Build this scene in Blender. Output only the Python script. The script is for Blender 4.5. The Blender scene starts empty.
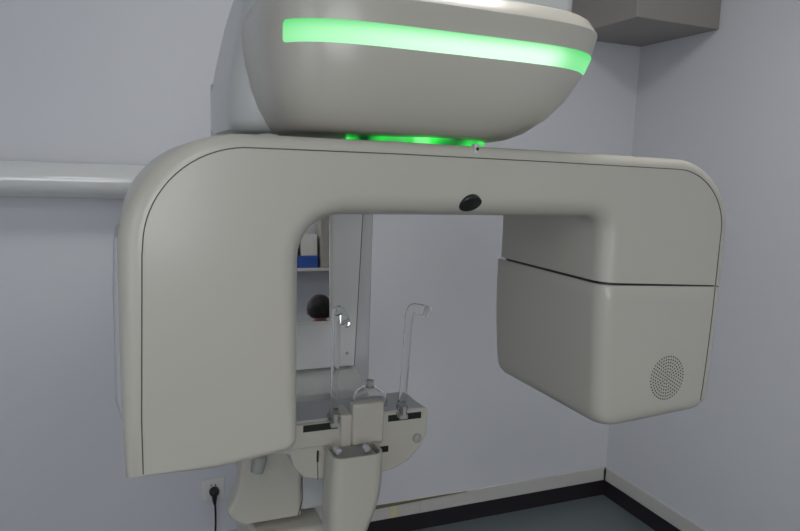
import bpy, bmesh, math, random
from mathutils import Vector, Matrix
from mathutils.geometry import tessellate_polygon
random.seed(7)
S = bpy.context.scene
C = S.collection
PI = math.pi
EYE = 1.6          # camera height (m)
K = 0.95           # scale of the machine (m per unit)

# ------------------------------------------------------------------ camera
FPX = 660.368
RT = Vector((0.92425419, -0.38015066, 0.03520899))
UP = Vector((0.02151481, 0.14394096, 0.98935237))
FW = Vector((0.38117097, 0.91365556, -0.1412169))
cam = bpy.data.cameras.new('camera')
co = bpy.data.objects.new('camera', cam)
C.objects.link(co)
co.matrix_world = Matrix(((RT.x, UP.x, -FW.x, 0), (RT.y, UP.y, -FW.y, 0), (RT.z, UP.z, -FW.z, EYE), (0, 0, 0, 1)))
cam.sensor_width = 36
cam.lens = FPX / 800 * 36
cam.clip_start = 0.02
S.camera = co


def U(x, y, z):
    """machine units (eye at origin) to metres"""
    return Vector((x * K, y * K, EYE + z * K))


def at(px, py, y):
    """point of the sight line of a photo pixel on the vertical plane y (metres)"""
    d = FW + RT * ((px - 400) / FPX) - UP * ((py - 265.5) / FPX)
    return d * (y / d.y) + Vector((0, 0, EYE))


# ------------------------------------------------------------------ materials
def mat(name, col, rough=0.5, metal=0.0, noise=0.0, nscale=8.0, bump=0.0, bscale=200.0, coat=0.0, spec=0.5):
    m = bpy.data.materials.new(name)
    m.use_nodes = True
    nt = m.node_tree
    b = nt.nodes['Principled BSDF']
    b.inputs['Base Color'].default_value = (*col, 1)
    b.inputs['Roughness'].default_value = rough
    b.inputs['Metallic'].default_value = metal
    b.inputs['Specular IOR Level'].default_value = spec
    if coat:
        b.inputs['Coat Weight'].default_value = coat
        b.inputs['Coat Roughness'].default_value = 0.12
    tc = nt.nodes.new('ShaderNodeTexCoord')
    if noise:
        n = nt.nodes.new('ShaderNodeTexNoise')
        n.inputs['Scale'].default_value = nscale
        n.inputs['Detail'].default_value = 4
        r = nt.nodes.new('ShaderNodeMix')
        r.data_type = 'RGBA'
        r.inputs[6].default_value = (*[c * (1 - noise) for c in col], 1)
        r.inputs[7].default_value = (*[min(1, c * (1 + noise)) for c in col], 1)
        nt.links.new(tc.outputs['Object'], n.inputs['Vector'])
        nt.links.new(n.outputs['Fac'], r.inputs[0])
        nt.links.new(r.outputs[2], b.inputs['Base Color'])
    if bump:
        n2 = nt.nodes.new('ShaderNodeTexNoise')
        n2.inputs['Scale'].default_value = bscale
        bp = nt.nodes.new('ShaderNodeBump')
        bp.inputs['Strength'].default_value = bump
        bp.inputs['Distance'].default_value = 0.002
        nt.links.new(tc.outputs['Object'], n2.inputs['Vector'])
        nt.links.new(n2.outputs['Fac'], bp.inputs['Height'])
        nt.links.new(bp.outputs['Normal'], b.inputs['Normal'])
    return m


def emis(name, col, strength, col2=None, scale=6.0):
    m = bpy.data.materials.new(name)
    m.use_nodes = True
    nt = m.node_tree
    nt.nodes.remove(nt.nodes['Principled BSDF'])
    e = nt.nodes.new('ShaderNodeEmission')
    e.inputs['Color'].default_value = (*col, 1)
    e.inputs['Strength'].default_value = strength
    nt.links.new(e.outputs[0], nt.nodes['Material Output'].inputs[0])
    return m


def clear(name, ior=1.45, rough=0.02, col=(0.97, 0.98, 0.97)):
    m = bpy.data.materials.new(name)
    m.use_nodes = True
    b = m.node_tree.nodes['Principled BSDF']
    b.inputs['Base Color'].default_value = (*col, 1)
    b.inputs['Roughness'].default_value = rough
    b.inputs['IOR'].default_value = ior
    b.inputs['Transmission Weight'].default_value = 1.0
    return m


M = dict(
    wall=mat('wall_paint', (0.64, 0.65, 0.685), 0.75, noise=0.025, nscale=1.7, bump=0.15, bscale=90),
    ceiling=mat('ceiling_paint', (0.8, 0.8, 0.8), 0.8, noise=0.02),
    floor=mat('floor_vinyl', (0.125, 0.15, 0.155), 0.35, noise=0.06, nscale=5, bump=0.05, bscale=60),
    skirt=mat('dark_skirting', (0.018, 0.014, 0.018), 0.4, noise=0.1),
    tile=mat('white_tile_trim', (0.56, 0.55, 0.52), 0.3, noise=0.04, nscale=3),
    crack=mat('dark_gap', (0.16, 0.14, 0.09), 0.8, noise=0.1),
    tape=mat('yellowed_tape', (0.62, 0.58, 0.38), 0.5, noise=0.1, nscale=40),
    plastic=mat('warm_white_plastic', (0.48, 0.458, 0.40), 0.3, noise=0.012, nscale=4, coat=0.25),
    plastic2=mat('cool_white_plastic', (0.50, 0.51, 0.505), 0.28, noise=0.012, nscale=4, coat=0.3),
    enamel=mat('white_enamel', (0.66, 0.67, 0.66), 0.16, noise=0.01, nscale=4, coat=0.5),
    enamel2=mat('column_enamel', (0.56, 0.57, 0.57), 0.2, noise=0.01, nscale=4, coat=0.4),
    grey=mat('pale_grey_plastic', (0.40, 0.41, 0.43), 0.4, noise=0.02),
    ledge=mat('blue_grey_plastic', (0.40, 0.41, 0.44), 0.4, noise=0.02),
    dgrey=mat('mid_grey_plastic', (0.33, 0.33, 0.31), 0.5, noise=0.03),
    black=mat('black_plastic', (0.012, 0.012, 0.012), 0.4, noise=0.1),
    seam=mat('seam_shadow_rubber', (0.09, 0.085, 0.07), 0.7, noise=0.1),  # thin dark joint lines between covers
    mirror=mat('mirror_silver', (0.62, 0.62, 0.615), 0.015, metal=1.0),
    metal=mat('brown_grey_painted_metal', (0.285, 0.265, 0.245), 0.45, noise=0.03, nscale=6),
    chrome=mat('steel', (0.55, 0.55, 0.55), 0.25, metal=1.0),
    clear=clear('clear_acrylic', 1.42),
    rod=clear('clear_acrylic_tube', 1.22, 0.02),
    skin=mat('skin', (0.55, 0.36, 0.27), 0.55, noise=0.04, nscale=20),
    hair=mat('black_hair', (0.008, 0.007, 0.008), 0.8, noise=0.3, nscale=60),
    red=mat('red_cloth', (0.35, 0.03, 0.05), 0.8, noise=0.1, nscale=30),
    navy=mat('dark_trouser_cloth', (0.03, 0.035, 0.06), 0.85, noise=0.1, nscale=30),
    shelf=mat('white_shelf_board', (0.72, 0.71, 0.68), 0.5, noise=0.02),
    beige=mat('beige_panel', (0.40, 0.38, 0.34), 0.6, noise=0.03),
    blue=mat('blue_card', (0.03, 0.10, 0.42), 0.5, noise=0.06),
    paper=mat('white_paper', (0.75, 0.74, 0.68), 0.7, noise=0.08, nscale=30),
    lamp=emis('ceiling_light_tube', (1.0, 0.98, 0.95), 15.0),
    day2=emis('bright_daylight_pane', (0.95, 0.975, 1.0), 4.5),  # unseen glowing pane added to brighten the column and machine front
    day=emis('frosted_daylight_pane', (0.80, 0.89, 1.0), 1.65),  # unseen glowing pane added for soft fill from the left
)


def green_strip_mat():
    """LED strip behind a diffuser: the rows of LEDs sit along the lower middle, so it glows whiter there"""
    m = bpy.data.materials.new('green_led_diffuser')
    m.use_nodes = True
    nt = m.node_tree
    nt.nodes.remove(nt.nodes['Principled BSDF'])
    e = nt.nodes.new('ShaderNodeEmission')
    uv = nt.nodes.new('ShaderNodeUVMap')
    sx = nt.nodes.new('ShaderNodeSeparateXYZ')
    nt.links.new(uv.outputs[0], sx.inputs[0])
    fx = nt.nodes.new('ShaderNodeFloatCurve')
    c = fx.mapping.curves[0]
    c.points[0].location = (0, 0.25)
    c.points[1].location = (1, 0.30)
    for p in ((0.18, 0.6), (0.5, 0.95), (0.72, 1.0), (0.86, 0.25)):
        c.points.new(*p)
    fx.mapping.update()
    nt.links.new(sx.outputs[0], fx.inputs['Value'])
    fy = nt.nodes.new('ShaderNodeFloatCurve')
    c = fy.mapping.curves[0]
    c.points[0].location = (0, 0.95)
    c.points[1].location = (1, 0.05)
    for p in ((0.4, 1.0), (0.8, 0.5)):
        c.points.new(*p)
    fy.mapping.update()
    nt.links.new(sx.outputs[1], fy.inputs['Value'])
    mu = nt.nodes.new('ShaderNodeMath')
    mu.operation = 'MULTIPLY'
    nt.links.new(fx.outputs[0], mu.inputs[0])
    nt.links.new(fy.outputs[0], mu.inputs[1])
    mx = nt.nodes.new('ShaderNodeMix')
    mx.data_type = 'RGBA'
    mx.inputs[6].default_value = (0.06, 0.60, 0.13, 1)
    mx.inputs[7].default_value = (0.72, 1.15, 0.80, 1)
    nt.links.new(mu.outputs[0], mx.inputs[0])
    nt.links.new(mx.outputs[2], e.inputs['Color'])
    e.inputs['Strength'].default_value = 1.0
    nt.links.new(e.outputs[0], nt.nodes['Material Output'].inputs[0])
    return m


def green_ring_mat():
    m = bpy.data.materials.new('green_led_ring')
    m.use_nodes = True
    nt = m.node_tree
    b = nt.nodes['Principled BSDF']
    b.inputs['Base Color'].default_value = (0.01, 0.10, 0.02, 1)
    b.inputs['Roughness'].default_value = 0.15
    tc = nt.nodes.new('ShaderNodeTexCoord')
    n = nt.nodes.new('ShaderNodeTexNoise')
    n.inputs['Scale'].default_value = 13
    n.inputs['Detail'].default_value = 1
    nt.links.new(tc.outputs['Object'], n.inputs['Vector'])
    r = nt.nodes.new('ShaderNodeValToRGB')
    r.color_ramp.elements[0].position = 0.36
    r.color_ramp.elements[0].color = (0.0, 0.03, 0.006, 1)
    r.color_ramp.elements[1].position = 0.60
    r.color_ramp.elements[1].color = (0.03, 0.85, 0.08, 1)
    nt.links.new(n.outputs['Fac'], r.inputs[0])
    nt.links.new(r.outputs[0], b.inputs['Emission Color'])
    b.inputs['Emission Strength'].default_value = 1.0
    return m


M['strip'] = green_strip_mat()
M['ring'] = green_ring_mat()


# ------------------------------------------------------------------ mesh helpers
def link(name, bm, m, parent=None, smooth=True, bevel=0.0, angle=40):
    bmesh.ops.recalc_face_normals(bm, faces=bm.faces)
    me = bpy.data.meshes.new(name)
    bm.to_mesh(me)
    bm.free()
    for p in me.polygons:
        p.use_smooth = smooth
    if smooth:
        me.set_sharp_from_angle(angle=math.radians(angle))
    me.materials.append(m)
    o = bpy.data.objects.new(name, me)
    C.objects.link(o)
    if bevel:
        bv = o.modifiers.new('bevel', 'BEVEL')
        bv.width = bevel
        bv.segments = 3
        bv.limit_method = 'ANGLE'
        bv.angle_limit = math.radians(35)
    if parent is not None:
        o.parent = parent
        o.matrix_parent_inverse = Matrix.Translation(parent_world(parent)).inverted()
    return o


def parent_world(p):
    """parts are modelled in world coordinates: only an Empty carries a location"""
    return Vector(p.location) if p.type == 'EMPTY' else Vector((0, 0, 0))


def add_box(bm, x0, x1, y0, y1, z0, z1):
    v = [bm.verts.new((x, y, z)) for x in (x0, x1) for y in (y0, y1) for z in (z0, z1)]
    for f in ((0, 1, 3, 2), (4, 6, 7, 5), (0, 4, 5, 1), (2, 3, 7, 6), (0, 2, 6, 4), (1, 5, 7, 3)):
        bm.faces.new([v[i] for i in f])


def box(name, x0, x1, y0, y1, z0, z1, m, parent=None, bevel=0.0):
    bm = bmesh.new()
    add_box(bm, x0, x1, y0, y1, z0, z1)
    return link(name, bm, m, parent, smooth=bevel > 0, bevel=bevel, angle=30)


def add_loft(bm, rings, cap0=True, cap1=True, closed=True):
    vr = [[bm.verts.new(p) for p in r] for r in rings]
    n = len(vr[0])
    fs = []
    for a, b in zip(vr, vr[1:]):
        for i in range(n if closed else n - 1):
            j = (i + 1) % n
            fs.append(bm.faces.new((a[i], a[j], b[j], b[i])))
    if cap0:
        fs.append(bm.faces.new(vr[0][::-1]))
    if cap1:
        fs.append(bm.faces.new(vr[-1]))
    return vr, fs


def rrect(x0, x1, y0, y1, r, n=8):
    """rounded rectangle outline (2-D); r = radius or 4 radii (x0y0, x1y0, x1y1, x0y1)"""
    if not isinstance(r, (tuple, list)):
        r = (r,) * 4
    out = []
    for (cx, cy, rr, a0) in ((x0 + r[0], y0 + r[0], r[0], PI), (x1 - r[1], y0 + r[1], r[1], 1.5 * PI),
                             (x1 - r[2], y1 - r[2], r[2], 0), (x0 + r[3], y1 - r[3], r[3], 0.5 * PI)):
        for i in range(n + 1):
            a = a0 + 0.5 * PI * i / n
            out.append((cx + rr * math.cos(a), cy + rr * math.sin(a)))
    return out


def superellipse(cx, cy, a, b, n, seg=72):
    out = []
    for i in range(seg):
        t = 2 * PI * i / seg
        c, s = math.cos(t), math.sin(t)
        out.append((cx + a * math.copysign(abs(c) ** (2 / n), c), cy + b * math.copysign(abs(s) ** (2 / n), s)))
    return out


def add_tube(bm, pts, rad, seg=12, flat=1.0, side=None):
    """tube along pts; rad a number or one per point; flat squeezes it across `side`"""
    pts = [Vector(p) for p in pts]
    if not isinstance(rad, (list, tuple)):
        rad = [rad] * len(pts)
    rings = []
    prev = None
    for i, p in enumerate(pts):
        t = (pts[min(i + 1, len(pts) - 1)] - pts[max(i - 1, 0)]).normalized()
        if prev is None:
            ref = Vector(side) if side else (Vector((0, 0, 1)) if abs(t.z) < 0.9 else Vector((0, 1, 0)))
            nrm = (ref - t * ref.dot(t)).normalized()
        else:
            nrm = (prev - t * prev.dot(t)).normalized()
        prev = nrm
        bi = t.cross(nrm)
        rings.append([p + nrm * (rad[i] * flat * math.cos(2 * PI * k / seg)) + bi * (rad[i] * math.sin(2 * PI * k / seg)) for k in range(seg)])
    add_loft(bm, rings)


def tube(name, pts, rad, m, parent=None, seg=12, flat=1.0, side=None):
    bm = bmesh.new()
    add_tube(bm, pts, rad, seg, flat, side)
    return link(name, bm, m, parent)


def add_lathe(bm, prof, origin, axis, seg=28):
    """prof: (radius, height) pairs turned round axis"""
    ax = Vector(axis).normalized()
    a = ax.orthogonal().normalized()
    b = ax.cross(a)
    o = Vector(origin)
    rings = [[o + ax * h + (a * math.cos(2 * PI * k / seg) + b * math.sin(2 * PI * k / seg)) * max(r, 1e-5) for k in range(seg)] for r, h in prof]
    add_loft(bm, rings)


def lathe(name, prof, origin, axis, m, parent=None, seg=28):
    bm = bmesh.new()
    add_lathe(bm, prof, origin, axis, seg)
    return link(name, bm, m, parent)


def arc(cx, cy, rx, ry, a0, a1, n):
    return [(cx + rx * math.cos(math.radians(a0 + (a1 - a0) * i / n)), cy + ry * math.sin(math.radians(a0 + (a1 - a0) * i / n))) for i in range(n + 1)]


def bez(p0, p1, p2, n=8):
    p0, p1, p2 = Vector(p0), Vector(p1), Vector(p2)
    return [(p0 * (1 - t) ** 2 + p1 * 2 * t * (1 - t) + p2 * t * t) for t in [i / n for i in range(n + 1)]]


def empty(name, loc):
    o = bpy.data.objects.new(name, None)
    o.empty_display_size = 0.1
    C.objects.link(o)
    o.location = loc
    return o


def tag(o, label, cat, group=None):
    o['label'] = label
    o['category'] = cat
    if group:
        o['group'] = group
    return o


def struct(o):
    o['kind'] = 'structure'
    return o


# ------------------------------------------------------------------ the room
X0, X1, Y0, Y1, HC = -1.9, 2.236, -2.9, 2.536, 2.8
T = 0.12
struct(box('floor', X0 - T, X1 + T, Y0 - T, Y1 + T, -0.1, 0, M['floor']))
struct(box('ceiling', X0 - T, X1 + T, Y0 - T, Y1 + T, HC, HC + 0.1, M['ceiling']))
struct(box('wall_back', X0 - T, X1 + T, Y1, Y1 + T, 0, HC, M['wall']))
struct(box('wall_right', X1, X1 + T, Y0 - T, Y1, 0, HC, M['wall']))
# wall behind the camera, with an unseen window added as front fill light
FX0, FX1, FZ0, FZ1 = -1.5, 0.5, 0.95, 2.25
fw_ = bmesh.new()
add_box(fw_, X0 - T, X1, Y0 - T, Y0, 0, FZ0)
add_box(fw_, X0 - T, X1, Y0 - T, Y0, FZ1, HC)
add_box(fw_, X0 - T, FX0, Y0 - T, Y0, FZ0, FZ1)
add_box(fw_, FX1, X1, Y0 - T, Y0, FZ0, FZ1)
struct(link('wall_front', fw_, M['wall'], smooth=False))
wg = bmesh.new()
for a, b, c, d in ((FX0, FX1, FZ0, FZ0 + 0.05), (FX0, FX1, FZ1 - 0.05, FZ1), (FX0, FX0 + 0.05, FZ0, FZ1), (FX1 - 0.05, FX1, FZ0, FZ1), (-0.525, -0.475, FZ0, FZ1)):
    add_box(wg, a, b, Y0 - 0.09, Y0 - 0.03, c, d)
win2 = struct(link('window_2', wg, M['shelf'], smooth=False))
box('window_pane', FX0 + 0.03, FX1 - 0.03, Y0 - 0.068, Y0 - 0.062, FZ0 + 0.03, FZ1 - 0.03, M['day2'], win2)
# left wall with an opening for an unseen window added as side fill
wl = bmesh.new()
WY0, WY1, WZ0, WZ1 = -2.0, 0.0, 0.95, 2.35
add_box(wl, X0 - T, X0, Y0, Y1, 0, WZ0)
add_box(wl, X0 - T, X0, Y0, Y1, WZ1, HC)
add_box(wl, X0 - T, X0, Y0, WY0, WZ0, WZ1)
add_box(wl, X0 - T, X0, WY1, Y1, WZ0, WZ1)
struct(link('wall_left', wl, M['wall'], smooth=False))
wf = bmesh.new()
for a, b, c, d in ((WY0, WY1, WZ0, WZ0 + 0.05), (WY0, WY1, WZ1 - 0.05, WZ1), (WY0, WY0 + 0.05, WZ0, WZ1), (WY1 - 0.05, WY1, WZ0, WZ1), (-1.025, -0.975, WZ0, WZ1)):
    add_box(wf, X0 - 0.09, X0 - 0.03, a, b, c, d)
win = struct(link('window_1', wf, M['shelf'], smooth=False))
pane = box('window_pane', X0 - 0.068, X0 - 0.062, WY0 + 0.03, WY1 - 0.03, WZ0 + 0.03, WZ1 - 0.03, M['day'], win)

# dark skirting and white tiled strip over it, both walls
ZB, ZT = 0.078, 0.147
struct(box('baseboard_back', X0, X1, Y1 - 0.012, Y1, 0, ZB, M['skirt']))
struct(box('baseboard_right', X1 - 0.012, X1, Y0, Y1 - 0.012, 0, ZB, M['skirt']))
struct(box('baseboard_left', X0, X0 + 0.012, Y0, Y1 - 0.012, 0, ZB, M['skirt']))
struct(box('trim_1', X0, X1, Y1 - 0.011, Y1, ZB, ZT, M['tile'], bevel=0.003))
struct(box('trim_2', X1 - 0.011, X1, Y0, Y1 - 0.014, ZB, ZT, M['tile'], bevel=0.003))
# open joint where the strip has come away from the wall, two bits of tape, a dark spot at the corner
a, b = at(376, 508.5, Y1), at(466, 490.5, Y1)
bm = bmesh.new()
add_loft(bm, [[(a.x - 0.1, Y1 - 0.0135, ZT - 0.014), (a.x - 0.1, Y1 - 0.0135, ZT + 0.003), (b.x, Y1 - 0.0135, ZT - 0.001), (b.x, Y1 - 0.0135, ZT - 0.003)],
              [(a.x - 0.1, Y1 - 0.009, ZT - 0.014), (a.x - 0.1, Y1 - 0.009, ZT + 0.003), (b.x, Y1 - 0.009, ZT - 0.001), (b.x, Y1 - 0.009, ZT - 0.003)]])
t3 = struct(link('trim_joint', bm, M['crack'], smooth=False))
t3.name = 'trim_3'
for n, (pxa, pxb) in enumerate(((389, 397), (419, 426))):
    xa, xb = at(pxa, 515, Y1).x, at(pxb, 513, Y1).x
    struct(box('trim_%d' % (4 + n), xa, xb, Y1 - 0.0125, Y1 - 0.010, ZB + 0.002, ZT - (0.012 if n == 0 else 0.006), M['tape'] if n == 0 else M['tile']))
bm = bmesh.new()
add_tube(bm, [(X1 - 0.016, Y1 - 0.016, ZB), (X1 - 0.015, Y1 - 0.015, ZT - 0.02), (X1 - 0.013, Y1 - 0.013, ZT)], [0.003, 0.006, 0.002], 8)
struct(link('trim_6', bm, M['black']))

# grey metal casing in the upper corner
bm = bmesh.new()
add_box(bm, 1.813, X1 - 0.001, 2.091, Y1 - 0.001, 2.213, HC - 0.001)
casing = tag(link('corner_casing', bm, M['metal'], bevel=0.004, angle=30),
             'brown-grey boxed metal casing fixed high in the corner of the two walls', 'casing')

# ceiling lights (above and behind the camera)
for i, (lx, ly, w, d) in enumerate(((0.80, 1.15, 0.5, 0.5), (-0.3, -1.5, 0.6, 0.6))):
    root = empty('ceiling_light', (lx, ly, HC))
    box('housing', lx - w / 2, lx + w / 2, ly - d / 2, ly + d / 2, HC - 0.06, HC - 0.001, M['shelf'], root, bevel=0.006)
    box('diffuser', lx - w / 2 + 0.02, lx + w / 2 - 0.02, ly - d / 2 + 0.02, ly + d / 2 - 0.02, HC - 0.075, HC - 0.058, M['lamp'], root)
    tag(root, ('small square ceiling light over the right end of the x-ray machine', 'long white ceiling light behind the camera')[i], 'ceiling light', 'ceiling lights')

# ------------------------------------------------------------------ the x-ray machine
mach = tag(empty('panoramic_xray_machine', (0.55, 1.75, 0)),
           'white dental panoramic x-ray machine with green light strip and c-shaped arm', 'x-ray machine')

# --- rotating arm: outline (x, z) with a front rounding per edge
out = []


def run(pts, r):
    for p in pts:
        out.append((p[0], p[1], r))


BOTL = -0.468
run([(-0.009, BOTL)], 0.024)
run([(-0.012, -0.38)], 0.028)
run([(-0.014, -0.28)], 0.032)
for i, p in enumerate(arc(0.163, -0.130, 0.177, 0.177, 180, 90, 18)):
    run([p], 0.034 - 0.014 * i / 18)
run([(0.4, 0.0475), (0.7, 0.046)], 0.020)
for i, p in enumerate(arc(1.005, -0.107, 0.158, 0.150, 90, 0, 18)):
    run([p], 0.020 + 0.014 * i / 18)
SPL = -0.197
run([(1.163, SPL - 0.016)], 0.0)
run([(0.838, SPL)], 0.036)
run(arc(0.808, -0.1025, 0.030, 0.030, 0, 90, 6), 0.036)
run([(0.6, -0.0725), (0.45, -0.0725)], 0.036)
run(arc(0.320, -0.1425, 0.070, 0.070, 90, 180, 10), 0.030)
run([(0.250, -0.30)], 0.020)
run(arc(0.225, BOTL + 0.035, 0.025, 0.025, 0, -90, 6), 0.014)
run([(0.12, BOTL - 0.001)], 0.008)
# edge i goes from out[i] to out[i+1]; its rounding is out[i].r
DEP = 0.388
HDEP = 0.408
NL = 9


def inset(dists, pts):
    n = len(pts)
    res = []
    for i in range(n):
        p = Vector((pts[i][0], pts[i][1]))
        pa = Vector((pts[i - 1][0], pts[i - 1][1]))
        pb = Vector((pts[(i + 1) % n][0], pts[(i + 1) % n][1]))
        d0, d1 = (p - pa).normalized(), (pb - p).normalized()
        n0, n1 = Vector((d0.y, -d0.x)), Vector((d1.y, -d1.x))   # clockwise outline: inward
        a, b = dists[i - 1], dists[i]
        cr = d0.x * d1.y - d0.y * d1.x
        if abs(cr) < 0.30:
            m = (n0 + n1).normalized()
            q = p + m * ((a + b) / 2)
        else:
            A, B = p + n0 * a, p + n1 * b
            t = ((B.x - A.x) * d1.y - (B.y - A.y) * d1.x) / cr
            q = A + d0 * t
        res.append(q)
    return res


rv = [max(out[i][2], out[i - 1][2]) if abs(out[i][2] - out[i - 1][2]) > 0.03 else (out[i][2] + out[i - 1][2]) / 2 for i in range(len(out))]
rings = []
fr = Y_FRONT = 1.0
for ph in [90 * j / NL for j in range(NL, -1, -1)]:                 # front face outwards to the rim
    c, s = 1 - math.cos(math.radians(ph)), 1 - math.sin(math.radians(ph))
    ins = inset([o[2] * c for o in out], out)
    rings.append([U(q.x, fr + rv[i] * s, q.y) for i, q in enumerate(ins)])
for ph in [90 * j / 5 for j in range(0, 6)]:                         # back rim
    c, s = 1 - math.cos(math.radians(ph)), 1 - math.sin(math.radians(ph))
    ins = inset([min(o[2], 0.02) * c for o in out], out)
    rings.append([U(q.x, fr + DEP - 0.02 * s, q.y) for i, q in enumerate(ins)])
front0 = [U(q.x, fr, q.y) for q in inset([o[2] + (0.0015 if o[2] > 0 else 0) for o in out], out)]
bm = bmesh.new()
vr, fs = add_loft(bm, [front0] + rings)
for f in fs[-2:]:                                                    # concave caps: cut into triangles
    vs = list(f.verts)
    bm.faces.remove(f)
    for t in tessellate_polygon([[Vector((v.co.x, v.co.z, 0)) for v in vs]]):
        try:
            bm.faces.new([vs[i] for i in t])
        except ValueError:
            pass
arm = link('rotating_arm', bm, M['plastic'], mach, angle=50)

# thin joint line where the front cover meets the shell
seam = inset([o[2] for o in out], out)
ia = next(i for i, o in enumerate(out) if o[1] == SPL - 0.016)
pts = [U(q.x, fr - 0.0004, q.y) for q in seam[:ia + 1]]
pts[-1] = U(1.163 - 0.034, fr - 0.0004, SPL - 0.0145)
seamo = tube('panel_joint', pts, 0.0009, M['seam'], arm, 6)
seamo['label'] = 'thin dark joint line along the front cover'

# dark oval window on the lower rounding of the crossbar
c0 = U(0.545, fr + 0.0055, -0.0500)
nrm = Vector((0.02, -0.80, -0.60)).normalized()
ax1 = Vector((0.93, -0.10, 0.20)); ax1 = (ax1 - nrm * ax1.dot(nrm)).normalized()
ax2 = nrm.cross(ax1)
bm = bmesh.new()
add_loft(bm, [[c0 + nrm * h + ax1 * (0.0200 * g * math.cos(2 * PI * k / 32)) + ax2 * (0.0150 * g * math.sin(2 * PI * k / 32)) for k in range(32)] for h, g in ((-0.012, 1), (0.0030, 1), (0.004, 0.93))])
w = link('sensor_window', bm, M['black'], arm)
w['label'] = 'dark oval window'

# small latch on top edge
lp = U(0.5525, fr + 0.006, 0.040)
lt = box('latch', lp.x - 0.004, lp.x + 0.004, lp.y - 0.004, lp.y + 0.01, lp.z - 0.008, lp.z + 0.010, M['plastic2'], arm, bevel=0.002)
lathe('latch_screw', [(0.0, 0.0), (0.0028, 0.0), (0.0026, 0.0012), (0, 0.0014)], lp + Vector((0, -0.004, 0.002)), (0, -1, 0), M['black'], lt, 14)
# low cap on the arm's left shoulder
cp = U(0.215, fr + 0.09, 0.0465)
lathe('shoulder_cap', [(0.018, -0.006), (0.018, 0.002), (0.014, 0.005), (0.0, 0.0065)], cp, (0, 0, 1), M['plastic2'], arm)

# rear shell seen past the left edge of the arm
bm = bmesh.new()
prof = [(-0.020, -0.115), (-0.023, -0.2), (-0.023, -0.385), (-0.014, -0.425), (0.05, -0.425), (0.05, -0.115)]
add_loft(bm, [[U(x, y, z) for x, z in prof] for y in (fr + 0.12, fr + 0.34)])
link('rear_cover', bm, M['grey'], arm, bevel=0.008)

# --- lower right detector housing, hung under the arm with an open gap
rings = []
ZL = lambda x: -0.497 + 0.055 * (x - 0.85)          # bottom edge rises a little to the right


ZS = lambda x: SPL - 0.0055 - 0.014 * (x - 0.838) / 0.325    # upper rim runs down to the right


def hous(t, ins):
    # t: 0 at the gap, 1 at the bottom
    xl = 0.8375 - 0.010 * math.sin(PI * min(1, t * 1.2)) * 0 + 0.020 * t
    xr = 1.163 - 0.010 * t ** 2
    back = fr + HDEP + 0.010 * math.sin(PI * t) - 0.0 * t
    pl = rrect(xl + ins, xr - ins, fr + ins * 0.6, back - ins, (0.036, 0.034, 0.02, 0.03), 8)
    return pl


for t, ins in ((0, 0.0025), (0.008, 0.0), (0.1, 0), (0.25, 0), (0.4, 0), (0.55, 0), (0.7, 0), (0.82, 0), (0.90, 0.0005), (0.945, 0.004), (0.975, 0.010), (0.993, 0.018), (1.0, 0.028)):
    rings.append([U(x, y, ZS(x) * (1 - t) + ZL(x) * t) for x, y in hous(t, ins)])
bm = bmesh.new()
add_loft(bm, rings)
housing = link('detector_housing', bm, M['plastic'], mach, angle=50)
xg = rrect(0.8375 + 0.004, 1.163 - 0.012, fr + 0.0035, fr + DEP - 0.008, 0.033, 6)
bm = bmesh.new()
add_loft(bm, [[U(x, y, ZS(x) + z) for x, y in xg] for z in (-0.008, 0.009)])
link('gap_gasket', bm, M['black'], housing)  # black filler block standing in for the shade inside the open gap
pts = [U(1.163 - 0.034 - 0.010 * t ** 2, fr - 0.0004, (ZS(1.12) - 0.001) * (1 - t) + ZL(1.12) * t) for t in [i / 12 for i in range(12)]]
tube('panel_joint', pts, 0.0009, M['seam'], housing, 6)['label'] = 'thin dark joint line along the front cover'
# speaker holes in rings
bm = bmesh.new()
sc = U(1.0215, fr, -0.4015)
N = 0
for ring in range(0, 8):
    rr = 0.0058 * ring
    n = max(1, ring * 6)
    for k in range(n):
        a = 2 * PI * (k + 0.5 * (ring % 2)) / n
        o = sc + Vector((rr * math.cos(a), 0, rr * 1.06 * math.sin(a)))
        add_lathe(bm, [(0.00165, 0.001), (0.00165, -0.0003), (0.0, -0.00035)], o, (0, 1, 0), 8)
g = link('speaker_grille', bm, M['black'], housing, smooth=False)
g['label'] = 'round cluster of small dark speaker holes'

# --- scanner head over the arm
head = []
# (z, centre x, centre y, half x, half y, exponent)
# (z, split x, left half, right half, centre y, half depth, left exponent, right exponent)
prof = [(0.0600, 0.46, 0.16, 0.17, 1.27, 0.180, 4.0, 4.0), (0.0612, 0.46, 0.196, 0.205, 1.27, 0.212, 4.5, 4.0), (0.0655, 0.46, 0.206, 0.226, 1.268, 0.222, 4.8, 4.0), (0.078, 0.47, 0.228, 0.248, 1.265, 0.237, 5.0, 3.9),
        (0.105, 0.48, 0.252, 0.280, 1.262, 0.252, 5.0, 3.8), (0.140, 0.49, 0.274, 0.306, 1.260, 0.263, 5.0, 3.8), (0.185, 0.50, 0.292, 0.326, 1.258, 0.270, 5.0, 3.8),
        (0.225, 0.51, 0.304, 0.334, 1.256, 0.272, 5.0, 3.8), (0.258, 0.51, 0.302, 0.343, 1.255, 0.275, 5.0, 3.8), (0.262, 0.51, 0.301, 0.343, 1.255, 0.275, 5.0, 3.8),
        (0.284, 0.51, 0.293, 0.331, 1.258, 0.264, 5.0, 3.8), (0.289, 0.51, 0.288, 0.325, 1.26, 0.258, 5.0, 3.8), (0.300, 0.51, 0.26, 0.28, 1.27, 0.23, 4.4, 3.4), (0.306, 0.51, 0.18, 0.2, 1.28, 0.16, 4.0, 3.0)]


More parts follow.
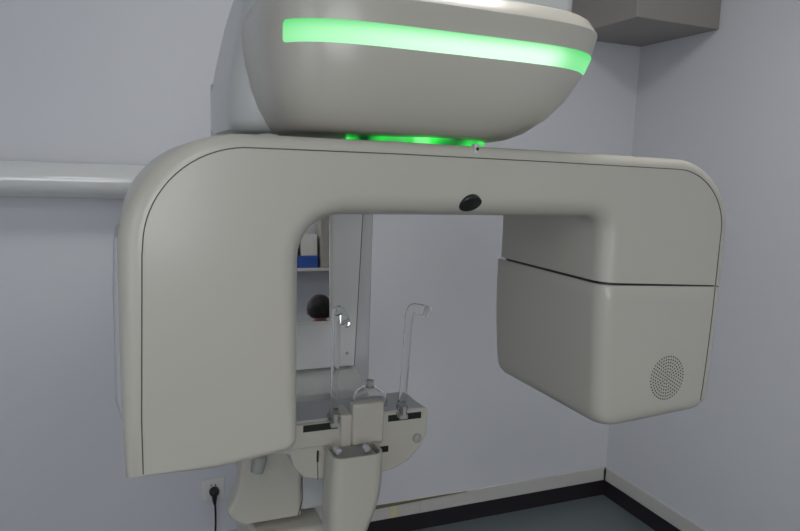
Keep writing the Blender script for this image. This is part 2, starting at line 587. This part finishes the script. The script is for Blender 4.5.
def head_pt(p, ang, off=0.0):
    """point of the head's plan at angle ang"""
    c, s = math.cos(ang), math.sin(ang)
    w = 0.5 + 0.5 * c
    n = p[6] * (1 - w) + p[7] * w
    x = p[1] + ((p[3] if c > 0 else p[2]) + off) * math.copysign(abs(c) ** (2 / n), c)
    y = p[4] + (p[5] + off) * math.copysign(abs(s) ** (2 / n), s)
    return x, y


def head_at(z):
    for p, q in zip(prof, prof[1:]):
        if p[0] <= z <= q[0]:
            t = (z - p[0]) / (q[0] - p[0])
            return [p[i] * (1 - t) + q[i] * t for i in range(8)]


bm = bmesh.new()
add_loft(bm, [[U(*head_pt(p, 2 * PI * k / 144), p[0]) for k in range(144)] for p in prof])
headw = link('scanner_head', bm, M['plastic'], mach, angle=32)


def head_front(px_t, z, off):
    """point on the head's skin at angle px_t, height z"""
    return U(*head_pt(head_at(z), px_t, off), z)


# green light strip wrapped round the front of the head
A0, A1 = math.radians(211), math.radians(328)
NS, NV = 64, 6
_f = [A0 + (A1 - A0) * i / 400 for i in range(401)]
_p = [head_front(a, 0.205, 0) for a in _f]
_d = [0.0]
for a, b in zip(_p, _p[1:]):
    _d.append(_d[-1] + (b - a).length)


def ARC(t):
    g = t * _d[-1]
    for i in range(400):
        if _d[i + 1] >= g - 1e-9:
            return _f[i] + (_f[i + 1] - _f[i]) * (g - _d[i]) / max(1e-9, _d[i + 1] - _d[i])
    return A1


bm = bmesh.new()
uvl = bm.loops.layers.uv.new('UVMap')
grid = []
ZS0, ZS1 = 0.1860, 0.2262
for i in range(NS + 1):
    t = i / NS
    row = []
    ang = ARC(t)
    # rounded left end
    e = min(1.0, t / 0.022)
    sq = (1 - (1 - e) ** 2) ** 0.5 * 0.35 + 0.65
    for j in range(NV + 1):
        v = j / NV
        zz = (ZS0 + ZS1) / 2 + (v - 0.5) * (ZS1 - ZS0) * sq
        off = 0.0022 if 0 < j < NV and 0 < i < NS else -0.002
        row.append((bm.verts.new(head_front(ang, zz, off)), t, v))
    grid.append(row)
for i in range(NS):
    for j in range(NV):
        q = (grid[i][j], grid[i + 1][j], grid[i + 1][j + 1], grid[i][j + 1])
        f = bm.faces.new([x[0] for x in q])
        for l, x in zip(f.loops, q):
            l[uvl].uv = (x[1], x[2])
st = link('light_strip', bm, M['strip'], headw)
st['label'] = 'glowing green light strip'

# rear part of the head and the neck that carries it
bm = bmesh.new()
rg = []
for z, xl, xr, ya, yb in ((0.062, 0.200, 0.40, 1.27, 1.60), (0.068, 0.186, 0.41, 1.25, 1.62), (0.085, 0.180, 0.42, 1.24, 1.63), (0.16, 0.183, 0.43, 1.24, 1.64), (0.22, 0.194, 0.44, 1.25, 1.64), (0.30, 0.212, 0.44, 1.27, 1.64), (0.36, 0.230, 0.44, 1.28, 1.64)):
    rg.append([U(x, y, z) for x, y in rrect(xl, xr, ya, yb, (0.09, 0.04, 0.04, 0.06), 10)])
add_loft(bm, rg)
link('head_carriage', bm, M['plastic2'], mach, angle=45)  # cool tone puts the left side's daylight tint into the colour
na, nb = U(0.30, 1.16, 0.290), U(0.850, 1.50, 1.2)
box('head_neck', na.x, nb.x, na.y, nb.y, na.z, 2.22, M['plastic2'], mach, bevel=0.02)
# green ring between arm and head
lathe('bearing_ring', [(0.122, 0.0), (0.128, 0.0), (0.128, 0.032), (0.122, 0.032)], U(0.525, 1.205, 0.043), (0, 0, 1), M['ring'], mach, 48)['label'] = 'ring glowing green between the arm and the head'
lathe('bearing_core', [(0.10, 0.0), (0.10, 0.034)], U(0.525, 1.205, 0.041), (0, 0, 1), M['black'], mach, 32)

# --- column behind
YC = 1.66
cl, cr_ = at(222, 100, YC).x, at(378, 215, YC).x
ctop = at(215, 75, YC).z
bm = bmesh.new()
add_loft(bm, [[Vector((x, y, z)) for x, y in rrect(cl + e, cr_, YC, YC + 0.25, (0.02, 0.045, 0.02, 0.02), 6)] for z, e in ((0.05, 0.07), (1.18, 0.07), (1.24, 0.0), (ctop, 0.0))])
col = link('column', bm, M['enamel2'], mach)
box('base_plate', cl + 0.0, cr_ + 0.10, YC - 0.10, YC + 0.42, 0.0, 0.05, M['grey'], col, bevel=0.01)
# mirror panel on the column's front
pb = at(300, 369.5, YC - 0.02).z
px0, px1 = at(262, 300, YC - 0.02).x, at(363.5, 240, YC - 0.02).x
pt = at(330, 150, YC - 0.02).z
m0, m1 = at(290, 322, YC - 0.03), at(330.5, 216, YC - 0.03)
mz0, mz1 = m0.z, m1.z + 0.03
mx0, mx1 = at(262, 300, YC - 0.03).x + 0.01, m1.x
outer = [(px0, pb), (px1 - 0.018, pb), (px1, pt), (px0, pt)]
inner_ = [(mx0, mz0), (mx1, mz0), (mx1, mz1), (mx0, mz1)]
pn = bmesh.new()
ya, yb = YC - 0.022, YC + 0.002
V = {}
for nm, pts_ in (('o', outer), ('i', inner_)):
    for y in (ya, yb):
        V[nm, y] = [pn.verts.new((x, y, z)) for x, z in pts_]
for k in range(4):
    l = (k + 1) % 4
    for A_, B_ in (((V['o', ya]), (V['i', ya])), ((V['i', yb]), (V['o', yb])), ((V['o', yb]), (V['o', ya])), ((V['i', ya]), (V['i', yb]))):
        pn.faces.new((A_[k], A_[l], B_[l], B_[k]))
panel = link('mirror_panel', pn, M['enamel'], col, smooth=False)
tube('panel_joint', [Vector((px1 - 0.018 + 0.001, YC - 0.0215, pb)), Vector((px1 + 0.001, YC - 0.0215, pt))], 0.0013, M['seam'], panel, 8)
lk = at(347, 353, YC - 0.022)
lathe('panel_lock', [(0.0045, -0.002), (0.0045, 0.002), (0.0, 0.0025)], lk, (0, -1, 0), M['dgrey'], panel, 14)
# mirror, tilted a little upwards
TI = math.tan(math.radians(4.4))
TB = math.tan(math.radians(2.9))
xm_ = (mx0 + mx1) / 2
ym = lambda z, x=xm_: YC - 0.030 + (z - 1.30) * TI - (x - xm_) * TB       # leans back and turns a little
YK = YC - 0.018
bm = bmesh.new()
q4 = ((mx0, mz0), (mx1, mz0), (mx1, mz1), (mx0, mz1))
add_loft(bm, [[(x, ym(z, x) + d, z) for x, z in q4] for d in (0, 0.004)])
mir = link('mirror', bm, M['mirror'], panel, smooth=False)
bm = bmesh.new()
f_ = 0.009
for a, b, c, d in ((mx0 - f_, mx1 + f_, mz0 - f_, mz0), (mx0 - f_, mx1 + f_, mz1, mz1 + f_), (mx0 - f_, mx0, mz0, mz1), (mx1, mx1 + f_, mz0, mz1)):
    add_loft(bm, [[(x, ym(z, x) - 0.002, z) for x, z in ((a, c), (b, c), (b, d), (a, d))], [(a, YC + 0.012, c), (b, YC + 0.012, c), (b, YC + 0.012, d), (a, YC + 0.012, d)]])
link('mirror_frame', bm, M['tile'], mir, smooth=False)
# lower front cover of the column, made paler and sloped to look brightly lit
yf = YC - 0.12
zf = at(305, 394, yf).z
bm = bmesh.new()
sec = [(YC + 0.01, pb - 0.006), (YC - 0.004, pb - 0.006), (yf + 0.004, zf + 0.001), (yf, zf - 0.004), (yf, zf - 0.05), (YC - 0.01, zf - 0.12), (YC - 0.01, 0.35), (YC + 0.01, 0.35)]
add_loft(bm, [[(x, y, z) for y, z in sec] for x in (px0, px1 - 0.012)])
link('lower_cover', bm, M['enamel'], col, bevel=0.002, angle=30)

# --- cephalometric arm: long round bar going off to the left
YP = 2.425
pa, pc = at(-60, 178, YP), at(150, 181, YP)
bar_r = 0.0585
bz = (pa.z + pc.z) / 2
bm = bmesh.new()
add_tube(bm, [(-1.45, YP, bz), (cl + 0.05, YP, bz)], bar_r, 28)
bar = link('side_arm', bm, M['enamel'], mach)
box('side_arm_bracket', cl + 0.06, cl + 0.26, YC + 0.22, YP - 0.02, bz - 0.045, bz + 0.045, M['plastic2'], mach, bevel=0.01)
bar['label'] = 'long white round bar reaching out to the left'

# --- chin rest assembly
YR = 1.29
fl, frr = at(285, 421, YR), at(428, 408, YR)
ztop = frr.z
xL, xR = fl.x - 0.03, frr.x
zb = at(427, 433, YR).z
zl = at(320, 446, YR).z
wing = empty('chin_rest', (0, 0, 0)) if False else None
bm = bmesh.new()
dpt = 0.115
o2 = [(xL, ztop), (xR, ztop), (xR, zb)] + [(p.x, p.z) for p in (at(420, 447, YR), at(409, 460, YR), at(394, 469, YR), at(380, 473, YR), at(345, 475, YR), at(318, 480, YR), at(304, 478, YR), at(294, 468, YR), at(290, 455, YR))] + [(xL, zl)]
fr_ = []
for y, s in ((YR, 1.0), (YR + dpt, 0.93)):
    cx = (xL + xR) / 2
    fr_.append([Vector((cx + (x - cx) * (s if x > cx else 1), y, z)) for x, z in o2])
add_loft(bm, fr_)
rest = link('chin_rest', bm, M['plastic'], mach, bevel=0.004, angle=30)
# blue-grey top plate
box('top_plate', xL + 0.002, xR - 0.010, YR + 0.004, YR + dpt, ztop - 0.002, ztop + 0.0015, M['ledge'], rest)
# lip: upper front band stands proud
lipz0 = at(320, 447, YR - 0.012).z
bm = bmesh.new()
add_box(bm, xL + 0.002, at(352, 430, YR).x, YR - 0.010, YR + 0.01, lipz0, ztop - 0.002)
link('front_band', bm, M['plastic'], rest, bevel=0.003, angle=30)
# raised middle block
bx0, bx1 = at(352.5, 420, YR - 0.02).x, at(384, 420, YR - 0.02).x
bzt = at(368, 403, YR - 0.02).z
box('centre_block', bx0, bx1, YR - 0.022, YR + 0.006, at(368, 440, YR).z, bzt, M['plastic'], rest, bevel=0.006)
box('side_block', at(341, 420, YR - 0.016).x, bx0 + 0.002, YR - 0.016, YR + 0.05, at(348, 446, YR).z, at(347, 412, YR).z, M['plastic'], rest, bevel=0.005)
# slots
s0, s1 = at(303, 431, YR - 0.010), at(336, 423, YR - 0.010)
box('slider_slot', s0.x, s1.x + 0.004, YR - 0.0115, YR - 0.006, (s0.z + s1.z) / 2 - 0.0075, (s0.z + s1.z) / 2 + 0.007, M['black'], rest)
s2, s3 = at(388, 420, YR), at(421, 413, YR)
box('slider_slot', s2.x, s3.x, YR - 0.0015, YR + 0.004, (s2.z + s3.z) / 2 - 0.0075, (s2.z + s3.z) / 2 + 0.007, M['black'], rest)
s4 = at(384, 449, YR - 0.002)
box('clamp_slot', s4.x - 0.012, s4.x + 0.010, YR - 0.003, YR + 0.004, s4.z - 0.007, s4.z + 0.006, M['black'], rest)
s5 = at(317.5, 455, YR)
box('clamp_slot', s5.x - 0.002, s5.x + 0.0016, YR - 0.004, YR + 0.002, s5.z - 0.014, s5.z + 0.010, M['black'], rest)
tube('joint_line', [at(317.5, 458, YR - 0.001), at(317.8, 480, YR - 0.001)], 0.0009, M['seam'], rest, 6)
c1 = at(415, 434, YR)
lathe('side_knob', [(0.011, -0.003), (0.011, 0.003), (0.009, 0.0045), (0.0, 0.005)], at(417, 438, YR), (0.2, -1, 0), M['dgrey'], rest, 20)
# temple supports: clear flat bars with bent tips on small slider clamps


def temple(base, knee, tip, tipup, flatside):
    b, k, t = at(*base, YR - 0.004), at(*knee, YR - 0.004), at(*tip, YR - 0.004)
    cl_ = box('slider_clamp', b.x - 0.010, b.x + 0.010, YR - 0.020, YR + 0.002, b.z - 0.012, b.z - 0.001, M['dgrey'], rest, bevel=0.003)
    box('clamp_screw', b.x - 0.004, b.x + 0.004, YR - 0.022, YR - 0.006, b.z - 0.004, b.z + 0.018, M['dgrey'], cl_, bevel=0.002)
    path = [b, b.lerp(k, 0.5), b.lerp(k, 0.85)] + bez(b.lerp(k, 0.9), k, k.lerp(t, 0.35), 7) + [k.lerp(t, 0.7), t]
    bm = bmesh.new()
    rr = [0.0092] * 3 + [0.0098] * 4 + [0.0112] * 4 + [0.0122] * 2
    rr = (rr + [0.0122] * len(path))[:len(path)]
    add_tube(bm, path, rr, 18, 0.75)
    # rounded tip
    d = (path[-1] - path[-2]).normalized()
    rod = link('temple_rod', bm, M['rod'], rest)
    rod['label'] = 'clear acrylic rod with a bent tip'
    bm = bmesh.new()
    add_lathe(bm, [(0.0122, -0.001), (0.0124, 0.003), (0.0105, 0.008), (0.006, 0.0115), (0.0, 0.0125)], t, d, 18)
    link('rod_tip', bm, M['rod'], rod)
    # clear sleeve at its foot
    lathe('rod_sleeve', [(0.013, 0.0), (0.013, 0.016), (0.010, 0.024), (0.010, 0.026)], b + Vector((0, 0, -0.002)), (0, 0, 1), M['rod'], rod, 18)


temple((401.5, 412), (410, 307), (426, 311), 0, None)
temple((333.5, 420), (337, 307), (345, 322), 0, None)
# clear bite holder dome with rod on the middle block
dm = at(369.5, 404, YR + 0.056)
bm = bmesh.new()
add_lathe(bm, [(0.038, -0.02), (0.040, 0.008), (0.038, 0.020), (0.031, 0.032), (0.019, 0.040), (0.009, 0.043), (0.0, 0.0435), (0.0, 0.0395), (0.008, 0.039), (0.0175, 0.036), (0.028, 0.0295), (0.0345, 0.019), (0.0365, 0.008), (0.0345, -0.018)], dm, (0, 0, 1), 28)
dome = link('bite_holder', bm, M['clear'], rest)
dome['label'] = 'clear dome-shaped bite holder'
lathe('bite_peg', [(0.010, 0.038), (0.008, 0.046), (0.0085, 0.056), (0.0, 0.057)], dm, (0, 0, 1), M['dgrey'], dome, 16)

# handle cup below the middle: tall rounded shell, open on top
YH = 1.20
h0, h1 = at(334, 462, YH), at(385.5, 456, YH)
rg = []
for py, xa_, xb_ in ((457, 334, 385.5), (464, 334, 385.5), (485, 333, 385), (500, 332, 383), (512, 331, 380), (525, 331, 375), (545, 332, 367), (552, 334, 363), (556, 339, 357)):
    A, B = at(xa_, py + 2, YH), at(xb_, py - 2, YH)
    z = (A.z + B.z) / 2
    rg.append([Vector((x, y, z)) for x, y in rrect(A.x, B.x, YH, YH + 0.085, 0.024, 8)])
zz = rg[0][0].z
inner = [[Vector((x, y, zz)) for x, y in rrect(h0.x + 0.005, h1.x - 0.005, YH + 0.005, YH + 0.08, 0.02, 8)],
         [Vector((x, y, zz - 0.02)) for x, y in rrect(h0.x + 0.006, h1.x - 0.006, YH + 0.006, YH + 0.079, 0.02, 8)]]
bm = bmesh.new()
add_loft(bm, inner[::-1] + rg)
cup = link('handle_shell', bm, M['plastic'], rest, angle=50)
# underside bracket between rest and shell with two clamps
box('neck_block', h0.x + 0.01, h1.x - 0.012, YH + 0.02, YR + 0.03, zz - 0.015, at(360, 441, YR).z, M['dgrey'], rest, bevel=0.003)
for (qx, qy) in ((338, 451), (367, 449)):
    q = at(qx, qy, YH + 0.025)
    lathe('clamp_screw', [(0.007, -0.01), (0.007, 0.004), (0.004, 0.006), (0, 0.006)], q, (0.25, -0.9, -0.3), M['grey'], rest, 14)

# --- carriage body low on the column (left of the chin rest)
YB = 1.50
rg = []
for py, xa_ in ((440, 243), (462, 241), (478, 239), (492, 236.5), (502, 233.5), (509, 229), (514, 227.5), (520, 231), (525, 241)):
    A, B = at(xa_, py, YB), at(302, py - 6, YB)
    z = A.z
    rg.append([Vector((x, y, z)) for x, y in rrect(A.x, B.x, YB, YB + 0.13, (0.012, 0.012, 0.01, 0.10), 6)])
bm = bmesh.new()
add_loft(bm, rg)
carr = link('carriage_body', bm, M['plastic'], mach, angle=55)
# arm from the carriage out to the chin rest
A, B = at(300, 455, YB + 0.02), at(330, 530, YB + 0.02)
box('support_arm', A.x, B.x + 0.02, YB + 0.01, YC + 0.03, at(310, 512, YB).z, A.z, M['plastic2'], mach, bevel=0.01)
box('support_neck', A.x + 0.03, at(380, 450, YR).x, YR + 0.08, YC + 0.02, at(350, 478, YR).z, ztop - 0.075, M['grey'], mach, bevel=0.006)
A, B = at(253, 541, YB - 0.05), at(326, 533, YB - 0.05)
box('lower_block', A.x, B.x, YB - 0.05, YC + 0.02, A.z - 0.22, A.z + 0.008, M['plastic'], mach, bevel=0.012)
kn = at(260, 459, YB - 0.02)
kn2 = at(257, 472, YB - 0.02)
tube('hand_lever', [kn + Vector((0.004, 0.02, 0.02)), kn, kn2, kn2 + Vector((-0.001, 0, -0.004))], [0.015, 0.0165, 0.015, 0.007], M['dgrey'], carr, 16, 0.8)['label'] = 'grey rounded hand lever'
tube('joint_line', [at(302, 478, YB - 0.001), at(302.5, 500, YB - 0.001), at(298, 516, YB - 0.001)], 0.0012, M['seam'], carr, 6)

# ------------------------------------------------------------------ outlet and plug on the back wall
op = at(213, 488.5, Y1)
sock = tag(empty('wall_socket', (op.x, Y1, op.z)), 'white square wall socket low on the back wall, black plug in it', 'wall socket')
box('face_plate', op.x - 0.043, op.x + 0.043, Y1 - 0.009, Y1 - 0.0005, op.z - 0.043, op.z + 0.043, M['shelf'], sock, bevel=0.003)
for dx in (-0.008, 0.008):
    box('socket_hole', op.x + dx - 0.0025, op.x + dx + 0.0025, Y1 - 0.0098, Y1 - 0.008, op.z + 0.015, op.z + 0.021, M['black'], sock)
pl = tag(empty('power_plug', (op.x + 0.002, Y1 - 0.01, op.z - 0.006)), 'black power plug with its cord hanging down, pushed into the white wall socket', 'plug')
q = Vector((op.x + 0.003, Y1 - 0.0095, op.z - 0.006))
lathe('plug_body', [(0.019, 0.0), (0.0195, 0.010), (0.017, 0.020), (0.010, 0.027), (0.0, 0.029)], q, (0, -1, 0), M['black'], pl, 24)
tube('strain_relief', [q + Vector((0, -0.016, -0.008)), q + Vector((0, -0.016, -0.03)), q + Vector((0.001, -0.015, -0.05))], [0.011, 0.009, 0.005], M['black'], pl)
tube('cord', [q + Vector((0.001, -0.015, -0.045))] + [q + Vector((0.002 + 0.002 * math.sin(t * 5), -0.013, -0.05 - 0.2 * t)) for t in (0.0, 0.2, 0.4, 0.6, 0.8, 1.0)] + [q + Vector((0.01, -0.03, -op.z + 0.013)), q + Vector((0.05, -0.04, -op.z + 0.0105)), q + Vector((0.2, -0.05, -op.z + 0.0105))], 0.0038, M['black'], pl)

# ------------------------------------------------------------------ what the mirror shows: shelf and seated person behind the camera
shf = tag(empty('wall_shelf', (1.45, Y0, 1.33)), 'white wall shelf behind the camera, seen in the mirror', 'shelf')
box('shelf_board', 0.2, 1.9, Y0 + 0.001, Y0 + 0.30, 1.325, 1.352, M['shelf'], shf, bevel=0.003)
for bxx in (0.4, 1.7):
    bm = bmesh.new()
    add_loft(bm, [[(bxx + d, Y0 + 0.001, 1.325), (bxx + d, Y0 + 0.26, 1.325), (bxx + d, Y0 + 0.26, 1.305), (bxx + d, Y0 + 0.02, 1.10), (bxx + d, Y0 + 0.001, 1.10)] for d in (0, 0.018)])
    link('bracket', bm, M['chrome'], shf, smooth=False)
cab = tag(empty('wall_cabinet', (1.6, Y0, 1.36)), 'beige cabinet standing on the right end of the white shelf', 'cabinet')
box('body', 1.195, 1.80, Y0 + 0.002, Y0 + 0.24, 1.353, 2.15, M['beige'], cab, bevel=0.004)
for a, b in ((1.20, 1.495), (1.50, 1.795)):
    d = box('door', a, b, Y0 + 0.241, Y0 + 0.258, 1.36, 2.145, M['beige'], cab, bevel=0.003)
    hx = b - 0.03 if a < 1.4 else a + 0.03
    box('handle', hx - 0.005, hx + 0.005, Y0 + 0.258, Y0 + 0.28, 1.45, 1.57, M['chrome'], d, bevel=0.002)
bb = tag(empty('card_box', (1.08, Y0 + 0.15, 1.353)), 'blue card box on the white shelf under a pale packet', 'box')
box('box_body', 0.985, 1.170, Y0 + 0.06, Y0 + 0.26, 1.353, 1.43, M['blue'], bb, bevel=0.002)
box('box_lid', 0.982, 1.173, Y0 + 0.057, Y0 + 0.263, 1.43, 1.462, M['blue'], bb, bevel=0.002)
tag(box('paper_packet', 1.02, 1.17, Y0 + 0.07, Y0 + 0.25, 1.463, 1.66, M['paper'], bevel=0.004), 'pale paper packet lying on the blue card box', 'packet')
bi = tag(empty('ring_binder', (0.93, Y0 + 0.15, 1.353)), 'black ring binder standing on the white shelf left of the blue box', 'binder')
box('cover', 0.90, 0.97, Y0 + 0.02, Y0 + 0.27, 1.353, 1.67, M['black'], bi, bevel=0.003)
box('spine_label', 0.915, 0.955, Y0 + 0.27, Y0 + 0.2712, 1.50, 1.62, M['paper'], bi)

PX, PY = 0.955, -1.30                                    # seated person, back to the machine
SH = 0.36
st_ = tag(empty('low_stool', (PX, PY, 0)), 'low round black stool under the seated person', 'stool')
lathe('seat', [(0.15, SH - 0.06), (0.165, SH - 0.05), (0.165, SH - 0.01), (0.15, SH), (0.0, SH + 0.002)], (PX, PY, 0), (0, 0, 1), M['black'], st_)
lathe('column', [(0.025, 0.06), (0.025, SH - 0.06)], (PX, PY, 0), (0, 0, 1), M['chrome'], st_)
for k in range(5):
    a = 2 * PI * k / 5 + 0.3
    e = Vector((PX + 0.24 * math.cos(a), PY + 0.24 * math.sin(a), 0))
    lg = tube('leg', [Vector((PX, PY, 0.085)), e + Vector((0, 0, 0.062))], [0.018, 0.012], M['chrome'], st_)
    lathe('caster', [(0.022, -0.012), (0.026, -0.006), (0.026, 0.006), (0.022, 0.012)], e + Vector((0, 0, 0.026)), (math.sin(a), -math.cos(a), 0), M['black'], lg, 18)


def skin(name, chains, m, parent, sub=2):
    """chains: lists of (x, y, z, radius) in the person's frame (facing -y); chains join where points coincide"""
    me = bpy.data.meshes.new(name)
    vs, es, rs = [], [], []
    idx = {}
    for ch in chains:
        last = None
        for x, y, z, r in ch:
            key = (round(x, 4), round(y, 4), round(z, 4))
            if key not in idx:
                idx[key] = len(vs)
                vs.append((PX + x, PY + y, z))
                rs.append(r)
            if last is not None:
                es.append((last, idx[key]))
            last = idx[key]
    me.from_pydata(vs, es, [])
    o = bpy.data.objects.new(name, me)
    C.objects.link(o)
    sk = o.modifiers.new('skin', 'SKIN')
    for i, v in enumerate(me.skin_vertices[0].data):
        v.radius = (rs[i] if not isinstance(rs[i], tuple) else rs[i][0],) * 2 if not isinstance(rs[i], tuple) else rs[i]
        v.use_root = (i == 0)
    ss = o.modifiers.new('sub', 'SUBSURF')
    ss.levels = ss.render_levels = sub
    me.materials.append(m)
    sk.use_smooth_shade = True
    if parent:
        o.parent = parent
        o.matrix_parent_inverse = Matrix.Translation(parent_world(parent)).inverted()
    return o


per = tag(empty('person', (PX, PY, 0)), 'seated person with short black hair and red top, seen from behind in the mirror', 'person')
HP = SH + 0.10
SHZ = 0.885                                                # shoulder height
arms, legs, tarm, tleg = [], [], [], []
for s_ in (-1, 1):
    el, wr = (s_ * 0.25, -0.10, 0.64), (s_ * 0.15, -0.34, 0.545)
    hand = [(s_ * 0.14, -0.39, 0.535, 0.028)]
    arms.append([(0, 0.02, SHZ - 0.03, 0.065), (s_ * 0.10, 0.02, SHZ - 0.015, 0.045), (s_ * 0.175, 0.015, SHZ - 0.03, 0.042), (*el, 0.038), (*wr, 0.027), *hand])
    for q, (dx, ln) in enumerate(((-0.030, 0.062), (-0.011, 0.072), (0.009, 0.068), (0.027, 0.052))):
        bx_ = s_ * 0.14 + dx
        arms.append([hand[0], (bx_, -0.425, 0.530, 0.010), (bx_ + dx * 0.1, -0.425 - ln * 0.55, 0.522, 0.009), (bx_ + dx * 0.1, -0.425 - ln * 0.85, 0.500, 0.008)])
    arms.append([hand[0], (s_ * 0.14 - s_ * 0.04, -0.395, 0.530, 0.011), (s_ * 0.14 - s_ * 0.062, -0.42, 0.520, 0.009)])
    tarm.append([(0, 0.02, SHZ - 0.03, 0.098), (s_ * 0.10, 0.02, SHZ - 0.015, 0.076), (s_ * 0.178, 0.015, SHZ - 0.03, 0.066), (*el, 0.054), (s_ * 0.175, -0.28, 0.57, 0.042)])
    legs.append([(0, 0, HP, 0.09), (s_ * 0.09, -0.02, HP, 0.07), (s_ * 0.13, -0.40, 0.455, 0.055), (s_ * 0.13, -0.40, 0.24, 0.048), (s_ * 0.13, -0.39, 0.08, 0.036), (s_ * 0.135, -0.46, 0.042, 0.036), (s_ * 0.14, -0.55, 0.03, 0.026)])
    tleg.append([(0, 0, HP, 0.125), (s_ * 0.09, -0.02, HP, 0.098), (s_ * 0.13, -0.40, 0.455, 0.068), (s_ * 0.13, -0.40, 0.24, 0.062), (s_ * 0.13, -0.39, 0.10, 0.056)])
spine = [(0, 0, HP, 0.09), (0, 0.03, 0.62, 0.085), (0, 0.03, 0.76, 0.09), (0, 0.02, SHZ - 0.03, 0.065), (0, 0.005, 0.935, 0.048), (0, -0.01, 0.98, 0.048), (0, -0.02, 1.04, 0.076), (0, -0.02, 1.10, 0.074), (0, -0.015, 1.145, 0.04)]
face = [[(0, -0.02, 1.04, 0.076), (0, -0.065, 1.00, 0.036), (0, -0.08, 0.985, 0.020)], [(0, -0.02, 1.04, 0.076), (0, -0.095, 1.045, 0.014), (0, -0.112, 1.030, 0.011)]]
for s_ in (-1, 1):
    face.append([(0, -0.02, 1.04, 0.076), (s_ * 0.078, 0.0, 1.045, 0.014), (s_ * 0.086, 0.006, 1.05, 0.018)])
body = skin('body', [spine] + arms + legs + face, M['skin'], per)
skin('red_top', [[(0, 0, HP + 0.02, 0.122), (0, 0.03, 0.62, 0.118), (0, 0.03, 0.76, 0.128), (0, 0.02, SHZ - 0.03, 0.098), (0, 0.006, 0.925, 0.062), (0, 0.0, 0.957, 0.064), (0, 0.004, 0.992, 0.064)]] + tarm, M['red'], per)
skin('trousers', [[(0, 0, HP, 0.125), (0, 0.01, HP + 0.06, 0.125)]] + tleg, M['navy'], per)
for s_ in (-1, 1):
    skin('shoe', [[(s_ * 0.13, -0.385, 0.05, 0.048), (s_ * 0.133, -0.46, 0.046, 0.046), (s_ * 0.14, -0.56, 0.038, 0.036)]], M['black'], per)
    lathe('eye', [(0.012, 0.0), (0.010, 0.005), (0.0, 0.008)], (PX + s_ * 0.030, PY - 0.094, 1.058), (0, -1, 0.05), M['black'], per, 14)
tube('mouth', [(PX - 0.020, PY - 0.086, 1.004), (PX, PY - 0.094, 1.002), (PX + 0.020, PY - 0.086, 1.004)], 0.005, M['red'], per, 8)
# hair: thick cap over crown, back and sides
bm = bmesh.new()
rg = []
for t in range(0, 13):
    ph = PI * 0.5 - t / 12 * PI * 0.86
    row = []
    for k in range(40):
        th = 2 * PI * k / 40
        back = 0.5 + 0.5 * math.sin(th)
        low = max(ph, 0.50 - 1.12 * min(1, back * 1.25) ** 0.8)
        rr = 1 + 0.03 * math.sin(9 * th + t)
        row.append((PX + 0.093 * math.cos(low) * math.cos(th) * rr, PY - 0.008 + 0.108 * math.cos(low) * math.sin(th) * rr, 1.062 + 0.102 * math.sin(low)))
    rg.append(row)
add_loft(bm, rg, cap0=False)
link('hair', bm, M['hair'], per)

# LIGHTS / WORLD
w = bpy.data.worlds.new('world')
S.world = w
w.use_nodes = True
w.node_tree.nodes['Background'].inputs[0].default_value = (0.62, 0.78, 1.0, 1)
w.node_tree.nodes['Background'].inputs[1].default_value = 0.8
S.view_settings.view_transform = 'Standard'
S.view_settings.look = 'None'
S.view_settings.gamma = 1
S.view_settings.use_curve_mapping = False
S.view_settings.exposure = 0.21
S.cycles.use_denoising = True
S.cycles.max_bounces = 12
S.cycles.transmission_bounces = 10
S.cycles.sample_clamp_indirect = 6
